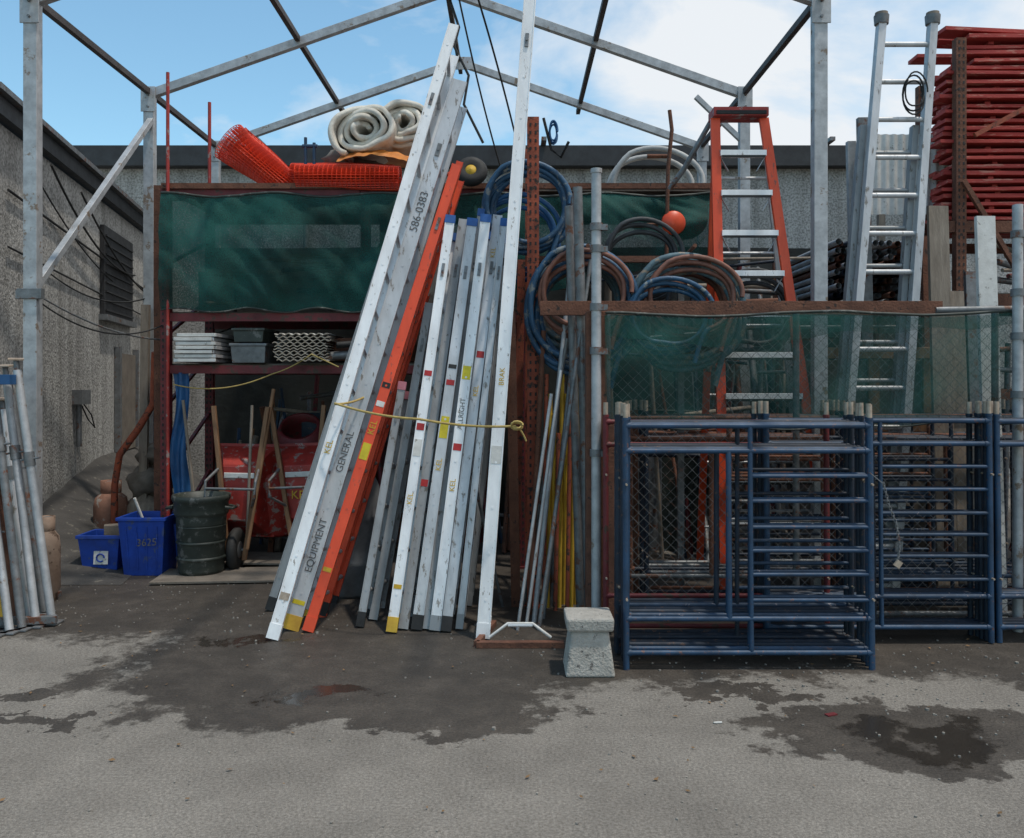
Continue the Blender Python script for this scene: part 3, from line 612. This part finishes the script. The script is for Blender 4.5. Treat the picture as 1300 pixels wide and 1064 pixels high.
nr.grid(nrf,180,16,netR);nr.path([nrf(i/80,0) for i in range(81)],.01,gplast,6);nr.path([nrf(i/80,1) for i in range(81)],.006,gplast,6)
nr.grid(lambda u,v:(nrf(u,0)[0],5.975-.01*math.sin(u*50),nrf(u,0)[2]-.02-(.13+.05*math.sin(u*8)+.015*math.sin(u*45))*v),120,3,netR)
nr.done(recalc=False)

# ------------------------------------------------------------------ scaffold frames
def sframe(x0,y,w,m,mr,lean=.0,dz=0,name='scaffold_frame',flip=False,rz=0,inner=True):
    s=B(name)
    def T(x,z,dy=0):
        xx=(w-x) if flip else x
        return Vector((x0+xx+rz*z,y+dy+lean*z,z+dz))
    r=.019
    for x in(0,w):
        s.tube(T(x,.0),T(x,1.48),r,m,12);s.tube(T(x,1.46),T(x,1.575),.0155,brass,10);s.tube(T(x,1.48),T(x,1.495),r+.003,m,12)
        for z in(.42,1.1): s.tube(T(x,z,-.02),T(x,z,-.045),.007,brass,6)
    s.tube(T(0,1.447),T(w,1.447),.016,m,10);s.tube(T(0,1.297),T(w,1.297),.016,m,10)
    s.tube(T(0,.30),T(w,.30),.016,mr,10);s.tube(T(0,.10),T(w,.10),.016,m,10)
    if inner:
        xi=w*.51;s.tube(T(xi,.10),T(xi,1.447),.015,m,10);s.tube(T(xi-.13,.30),T(xi-.13,1.297),.017,m,10)
        for z in(1.147,.998,.843,.703,.562,.41): s.tube(T(xi,z),T(w,z),.012,mr if z<.9 else m,8)
    for x,z in((0,1.447),(w,1.447),(0,1.297),(w,1.297),(0,.3),(w,.3),(0,.1),(w,.1)): s.tube(T(x-.03 if x else x,z),T(x+.03 if not x else x,z),.0205,m,10)
    s.done()
for i in range(7): sframe(.68+R(-.015,.015) if i else .68,5.15+i*.07,1.46,bluep if i<2 else blue_shaded,(bluep,bluew,blue_shaded,blue_shaded,bluew,blue_shaded,blue_shaded)[i],lean=.02+R(-.006,.006),rz=R(-.01,.01),dz=R(0,.012) if i else 0,inner=i in(0,1,4))  # rear frames get the blue with interior shade put into its colour
for i in range(5): sframe(1.66+R(-.02,.02),5.66+i*.05,1.46,bluep if i==0 else blue_shaded,bluew if i<2 else blue_shaded,lean=.015,rz=R(-.006,.006),dz=R(0,.01),inner=i in(0,2))
for i in range(4): sframe(3.2+R(-.02,.02),5.68+i*.055,1.46,bluep if i==0 else blue_shaded,bluew if i<2 else blue_shaded,lean=.015,rz=R(-.006,.006),dz=R(0,.01),inner=i!=1)
sframe(.62,5.72,1.46,redp,redp,lean=.01,inner=False)
for i in range(5): sframe(.9+R(-.1,.1),6.3+i*.12,1.46,random.choice([blue_shaded,rust,blue_shaded]),random.choice([galvdark,blue_shaded]),lean=.02,dz=.0,inner=i%2==0)
for i in range(7): sframe(2.5+R(-.05,.05)+(.0),6.3+i*.11,1.46,random.choice([blue_shaded,rust,blue_shaded]),random.choice([blue_shaded,bluew]),lean=.02,flip=True,inner=i%2==0)
for i in range(5): sframe(4.1+R(-.05,.05),6.3+i*.09,1.46,blue_shaded,blue_shaded,lean=.02,inner=i%2==0)
s=B('hanging_chain')
P=[W(1122,615,5.1),W(1128,640,5.1),W(1138,665,5.1),W(1142,690,5.1),W(1140,712,5.1)]
for k in range(26):
    t=k/26*4;i=int(t);p=P[i].lerp(P[i+1],t-i);d=(P[i+1]-P[i]).normalized();q=Vector((0,1,0)) if k%2 else d.cross(Vector((0,1,0)))
    s.path([p+d*math.cos(a)*.014+q*math.sin(a)*.007 for a in [j*math.pi/4 for j in range(8)]],.0022,galvdark,5,True)
s.path(sag(W(1104,600,5.12),P[0],.0,4),.003,galvdark)
s.box(W(1140,716,5.1),(.035,.02,.04),brass,0,0,.6);s.done()
q=G(750,862);q=Vector((q.x,5.0+.14,0));s=B('concrete_deck_block')
def fr(x0_,y0_,z0_,x1_,y1_,z1_):
    vs=[q+Vector((sx*x/2,sy*y/2,z)) for x,y,z in((x0_,y0_,z0_),(x1_,y1_,z1_)) for sx,sy in((-1,-1),(1,-1),(1,1),(-1,1))]
    s.add(vs,[(0,3,2,1),(4,5,6,7)]+[(j,(j+1)%4,(j+1)%4+4,j+4) for j in range(4)],concrete)
fr(.29,.28,0,.22,.22,.26);fr(.27,.27,.262,.28,.28,.34)
o=s.done(.014);o.rotation_euler=(0,0,0)

# ------------------------------------------------------------------ hoses
def hose(c,r,loops,rad,m,spread=.14,jit=.05,ax=1,az=1):
    s=B('coiled_hose');s.path(coil_pts(c,r,40,loops,spread,jit,ax,az),rad,m,10)
    s.tube(Vector(c)+Vector((-.1,0,r*az*.97)),Vector(c)+Vector((.1,0,r*az*.97)),.02,rust)
    s.path(sag(Vector(c)+Vector((r*ax*.9,-.03,-.1)),Vector(c)+Vector((r*ax*.5,-.06,-r*1.5)),-.05,8),rad,m,10);s.done()
hose(W(742,392,6.55),.40,7,.022,hoseb,.22,.08,.95,1.05)
hose(W(738,385,6.75),.33,5,.021,hoseg,.12,.08)
hose(W(748,372,6.45),.28,3,.018,hoser,.1,.1,1.1,1.0)
hose(W(872,395,6.6),.38,7,.023,hoseg,.22,.08,1.05,1.0)
hose(W(866,392,6.8),.33,5,.022,hoser,.12,.08,1.15,1.05)
hose(W(885,378,6.5),.27,3,.018,hoser,.1,.1,1.2,1)
hose(W(855,400,6.45),.24,3,.018,hoseb,.1,.1,1.2,1)
hose(W(962,395,7.2),.3,3,.02,hosek,.1,.1,1.0,1)
hose(W(820,330,7.3),.3,3,.02,hosek,.1,.1,1.0,1)
hose(W(672,262,6.95),.32,6,.022,hoseb,.16,.07)
hose(W(664,300,7.1),.3,3,.02,tarpb,.16,.09)
hose(W(835,240,8.3),.36,2,.026,hosew,.3,.1,1.1,.9)
s=B('hose_support_rack');
for x in(W(742,392,6.7).x,W(872,395,6.7).x): s.beam((x,6.95,0),(x,6.95,2.7),.05,.05,galvdark);s.tube((x,6.95,2.68),(x,6.4,2.72),.015,rust)
s.beam((.2,6.98,2.7),(1.6,6.98,2.7),.05,.05,rust);s.done()
s=B('bent_steel_rod');s.path([W(850,140,7.8),W(853,165,7.8),W(848,215,7.8),W(846,330,7.8)],.018,rust);s.path([W(905,150,7.2),W(868,215,7.3),W(850,240,7.4)],.022,galvdark);s.path([W(690,150,7.1),W(700,190,7.1),W(712,200,7.1),W(722,180,7.1)],.012,black);s.done()
s=B('cable_coil')
s.path(coil_pts(W(703,168,7.1),.06,24,3,.05,.1,.5,1.3),.008,tarpb,6)
s.path(coil_pts(W(1163,118,6.9),.1,24,3,.05,.15,.8,1.3),.007,black,6);s.done()
s=B('orange_safety_disc');q=W(855,283,7.8);s.lathe(q,[(0,-.02),(.1,-.02),(.11,0),(.1,.02),(0,.02)],orange,26,Matrix.Rotation(math.pi/2,3,'X'))
s.lathe(W(870,275,8.25),[(0,-.1),(.2,-.1),(.22,0),(.2,.1),(0,.1)],redp,26,Matrix.Rotation(math.pi/2,3,'X'));s.done()

# ------------------------------------------------------------------ stepladder
s=B('fibreglass_stepladder')
D0,D1=6.75,7.25
def SL(side,z):
    t=z/3.86
    xL=1.66+ (1.64-1.66)*t; xR=2.52+(2.03-2.52)*t
    return Vector((xL if side==0 else xR, D0+(7.0-D0)*t, z))
for sd in(0,1): s.chan(SL(sd,.02),SL(sd,3.84),.075,.035,orange);s.beam(SL(sd,0),SL(sd,.08),.09,.06,black)
for k in range(1,12):
    z=.3+(k-1)*.325
    a=SL(0,z);b=SL(1,z);s.beam(a+Vector((.03,0,0)),b-Vector((.03,0,0)),.045,.085,aluw);s.beam(a+Vector((.04,-.045,-.03)),b-Vector((.04,.045,.03)),.02,.006,black)
    for P_,sg in((a,1),(b,-1)): s.beam(P_+Vector((sg*.03,0,-.02)),P_+Vector((sg*.1,0,-.14)),.004,.03,alu)
for sd in(0,1):
    a=SL(sd,3.8)+Vector((.03,.08,0));b=Vector((1.72 if sd==0 else 2.72,7.95,0));s.chan(b,a,.06,.03,alu if sd else orange)
for k in range(6):
    z=.4+k*.6;t=1-z/3.8;a=Vector((1.70+.02*t,7.08+.87*t,z));b=Vector((2.06+.66*t,7.08+.87*t,z));s.tube(a,b,.012,alu)
s.box((1.835,7.03,3.88),(.44,.2,.07),redb);s.box((1.835,6.925,3.87),(.4,.012,.03),black)
s.beam(SL(0,1.8),Vector((1.71,7.5,1.85)),.02,.004,galvdark);s.beam(SL(1,1.8),Vector((2.4,7.5,1.85)),.02,.004,galvdark)
s.done(.002)
s=B('extension_ladder')
Lb,Lt=Vector((2.5,6.75,0)),W(1119,28,7.0);Rb,Rt=Vector((2.97,6.75,0)),W(1184,36,7.0)
Rt.z=Lt.z
for a,b in((Lb,Lt),(Rb,Rt)):
    s.chan(a,b,.075,.06,alu,ref=(1,0,0));s.tube(b-Vector((0,0,.02)),b+Vector((.0,0,.05)),.055,galvdark,14,.06);s.tube(b+Vector((0,0,.05)),b+Vector((0,0,.075)),.05,wood,14)
    s.beam(a,a+Vector((0,0,.08)),.08,.05,black)
n=15
for k in range(n):
    t=(k+.4)/n;s.tube(Lb.lerp(Lt,t),Rb.lerp(Rt,t),.021,alu,12)
for a,b in((Lb,Lt),(Rb,Rt)):
    o_=Vector((-.05,.09,0));b2=a.lerp(b,.82);s.chan(a+o_,b2+o_,.07,.05,alud,ref=(1,0,0))
for k in range(12):
    t=(k+.6)/n;s.tube(Lb.lerp(Lt,t)+Vector((-.05,.09,0)),Rb.lerp(Rt,t)+Vector((-.05,.09,0)),.017,alud,10)
s.done(.0015)
s=B('galvanised_frame_post');s.chan(W(1100,385,7.2),W(1095,150,7.2),.09,.05,galvdark);s.chan(W(1085,385,7.3),W(1080,180,7.3),.07,.05,galv)
s.beam(Vector((W(1100,385,7.2).x,7.2,0)),W(1100,385,7.2),.09,.05,galvdark);s.done()
s=B('white_corrugated_panel');s.grid(lambda u,v:(W(1106,0,8.2).x+u*.75,8.2+.01*math.sin(u*60),3.3+v*.75+.012*abs(math.sin(v*40))),60,60,white);s.beam((3.5,8.22,0),(3.5,8.22,3.3),.06,.06,wood);s.beam((4.0,8.22,0),(4.0,8.22,3.3),.06,.06,wood);s.done(recalc=False)
s=B('steel_tube_stack')
for i in range(117):
    x=W(1055,0,7.8).x+(i%13)*.068+R(-.01,.01);z=2.42+(i//13)*.066+R(-.008,.008)
    s.tube((x,7.7+R(-.1,.1),z),(x,9.4,z),.027,random.choice([galv,galvdark,galv,blue_shaded,rust]),10,hollow=True);
s.beam((2.8,7.9,2.35),(3.9,7.9,2.35),.08,.05,rust);s.beam((2.8,9.2,2.35),(3.9,9.2,2.35),.08,.05,rust)
for x in(2.8,3.88):
    for y in(7.9,9.2): s.beam((x,y,0),(x,y,3.2),.06,.06,rust)
s.done()
s=B('rusty_storage_rack')
for x,y in((4.0,7.75),(6.2,7.75),(4.25,9.0),(6.2,9.0)): perf_post(s,x,y,0,4.78,rust,.09,.08)
for z in(1.6,2.45,3.1):
    for y in(7.75,9.0): s.beam((3.9,y,z),(6.4,y,z),.1,.05,rust)
s.beam((4.1,7.68,3.9),(5.4,7.68,4.6),.04,.04,rusto);s.beam((4.0,7.68,3.5),(4.6,7.68,2.5),.04,.04,rust)
s.box((5.2,8.4,2.5),(2.2,1.2,.03),ply)
for i in range(14): s.tube((4.15+R(0,.6),7.75,2.55+R(0,.45)),(5.2+R(0,.8),8.4,2.55+R(0,.45)),R(.015,.035),random.choice([galvdark,rust,redp,wood]))
s.done()
s=B('red_timber_stack')
for i in range(27):
    z=3.19+i*.068
    if z>4.84: break
    xl=3.9+ (.24 if z>4.6 else 0)
    for j in range(4):
        L_=2.5+R(-.1,.1);s.box((xl+j*.13+L_/2+R(-.09,.09),7.9+j*.27+R(-.03,.03),z+R(-.005,.005)),(L_,.22,R(.028,.038)),woodr,R(-.012,.012),0,R(-.012,.008))
    for x in(4.35,4.9,5.5): s.box((x+R(-.05,.05),8.35,z+.033),(.05,1.0,.028),woodr)
for j in range(3): s.box((4.5+R(-.1,.1),7.9+j*.3,4.88+.03*(j%2)),(1.1,.2,.036),woodr,R(-.1,.1),0,R(-.03,.03))
s.done(.003)
for px,w_,y0_,h_,m_ in((1190,.16,7.0,262,wood),(1250,.14,6.5,275,white),(1213,.12,7.1,370,wood),(1232,.1,7.2,345,galvdark),(1175,.08,7.3,300,rust)):
    s=B('timber_board' if m_ is wood else 'metal_post');a=W(px,h_,y0_);s.beam((a.x-.02,y0_-.2,0),a,w_,.04,m_);s.done(.003)
s=B('timber_crate')
cx,cy=W(1110,0,7.1).x,7.1
for z in(1.35,1.95): s.box((cx,cy,z),(.95,.03,.09),woodb)
for x in(-.45,0,.45): s.box((cx+x,cy+.02,1.65),(.09,.03,.7),woodb)
s.box((cx,cy+.3,1.62),(.88,.5,.55),ply);s.box((cx,cy+.3,.65),(.9,.55,1.3),ply);s.done(.003)
s=B('stored_pipe_pile')
for i in range(70):
    x=R(.6,5.2);s.tube((x,R(7.6,8.9),0),(x+R(-.3,.3),R(8.0,9.4),R(1.6,2.9)),R(.014,.035),random.choice([rust,galvdark,galvdark,blue_shaded,wood,redp]),8)
for i in range(26):
    z=R(1.0,2.8);x=R(.5,3.6);s.tube((x,R(7.4,8),z),(x+R(.6,1.8),R(7.4,8.6),z+R(-.15,.15)),R(.012,.025),random.choice([rust,galvdark,wood,blue_shaded]))
for i in range(8): s.box((R(.8,4.8),9.0,R(.5,1.0)),(R(.4,.9),.4,R(.8,1.9)),random.choice([ply,rust,galvdark,gplast]),R(-.2,.2))
s.done()

# ------------------------------------------------------------------ left pipe bundle
s=B('steel_prop_bundle')
for i,(x0,y0_,x1,y1_,d,m) in enumerate(((66,792,22,470,5.9,galv),(46,796,8,478,6.0,galv),(28,800,-10,480,5.9,galvdark),(12,804,-30,470,6.1,galv),(56,780,14,500,6.2,galvdark),(-6,808,-40,480,6,galv),(22,786,-22,500,6.2,rust),(38,785,4,520,6.1,alu),(5,795,-12,640,5.9,yel),(-20,800,-50,470,6.1,galv))):
    a=G(x0,y0_);b=W(x1,y1_,d+.3)
    s.tube(a+Vector((0,0,.02)),b,.028,m,14);s.tube(b,b+(b-a).normalized()*.08,.02,galvdark,10)
    s.box(a+Vector((0,0,.01)),(.12,.12,.012),galvdark)
    s.box(b+(b-a).normalized()*.08,(.1,.1,.012),brass,R(0,1),.1)
    c=a.lerp(b,.62+.04*(i%3));d_=(b-a).normalized();s.tube(c,c+d_*.1,.036,galvdark,12);s.tube(c+Vector((-.07,0,.04)),c+Vector((.07,0,.06)),.008,galvdark,6)
s.box(W(-12,482,6.1),(.3,.1,.07),tarpb,.1)
s.beam(G(-40,800)+Vector((0,0,.05)),G(72,795)+Vector((0,0,.05)),.05,.05,galvdark);s.done(.002)

# ------------------------------------------------------------------ world, sun, camera
w=bpy.data.worlds.new('World');scene.world=w;w.use_nodes=True;nt=w.node_tree;N=nt.nodes;L=nt.links
bg=N['Background'];bg.inputs['Strength'].default_value=0.15
sky=N.new('ShaderNodeTexSky');sky.sky_type='NISHITA';sky.sun_disc=False
sd=Vector((.26,-.14,.95)).normalized()
sky.sun_elevation=math.asin(sd.z);sky.sun_rotation=math.atan2(sd.x,sd.y);sky.air_density=1.0;sky.dust_density=.6;sky.ozone_density=1.0
tc=N.new('ShaderNodeTexCoord');mp=N.new('ShaderNodeMapping');mp.inputs['Scale'].default_value=(1.3,1.3,2.4);mp.inputs['Location'].default_value=(2.1,.7,.15)
L.new(tc.outputs['Generated'],mp.inputs['Vector'])
n=N.new('ShaderNodeTexNoise');n.inputs['Scale'].default_value=2.8;n.inputs['Detail'].default_value=7;n.inputs['Roughness'].default_value=.56;n.inputs['Distortion'].default_value=.35;L.new(mp.outputs[0],n.inputs['Vector'])
sx=N.new('ShaderNodeSeparateXYZ');L.new(tc.outputs['Generated'],sx.inputs[0])
ad=N.new('ShaderNodeMath');ad.operation='MULTIPLY_ADD';ad.inputs[1].default_value=.42;L.new(sx.outputs[0],ad.inputs[0]);L.new(n.outputs['Fac'],ad.inputs[2])
r=N.new('ShaderNodeValToRGB');r.color_ramp.elements[0].position=.46;r.color_ramp.elements[1].position=.68;r.color_ramp.elements[1].color=(.95,.95,.95,1);L.new(ad.outputs[0],r.inputs['Fac'])
tint=N.new('ShaderNodeMix');tint.data_type='RGBA';tint.blend_type='MULTIPLY';tint.inputs['Factor'].default_value=1;tint.inputs['B'].default_value=(1.12,1.4,1.3,1);L.new(sky.outputs[0],tint.inputs['A'])
mx=N.new('ShaderNodeMix');mx.data_type='RGBA';L.new(r.outputs['Color'],mx.inputs['Factor']);L.new(tint.outputs['Result'],mx.inputs['A']);mx.inputs['B'].default_value=(5.8,6.0,6.2,1)
L.new(mx.outputs['Result'],bg.inputs['Color'])
sl=bpy.data.lights.new('sun','SUN');sl.energy=2.5;sl.angle=math.radians(2.0);sl.color=(1,.93,.83)
so=bpy.data.objects.new('sun',sl);scene.collection.objects.link(so);so.rotation_euler=sd.to_track_quat('Z','Y').to_euler();so.location=(5,-5,12)
cam=bpy.data.cameras.new('camera');co=bpy.data.objects.new('camera',cam);scene.collection.objects.link(co)
co.location=(0,0,EYE);co.rotation_euler=(math.radians(90),0,0);cam.sensor_width=36;cam.lens=36*F/1300;cam.shift_y=-45/1300;cam.clip_end=1000;cam.clip_start=.05
scene.camera=co
scene.view_settings.view_transform='Standard';scene.view_settings.look='None';scene.view_settings.exposure=0;scene.view_settings.gamma=1
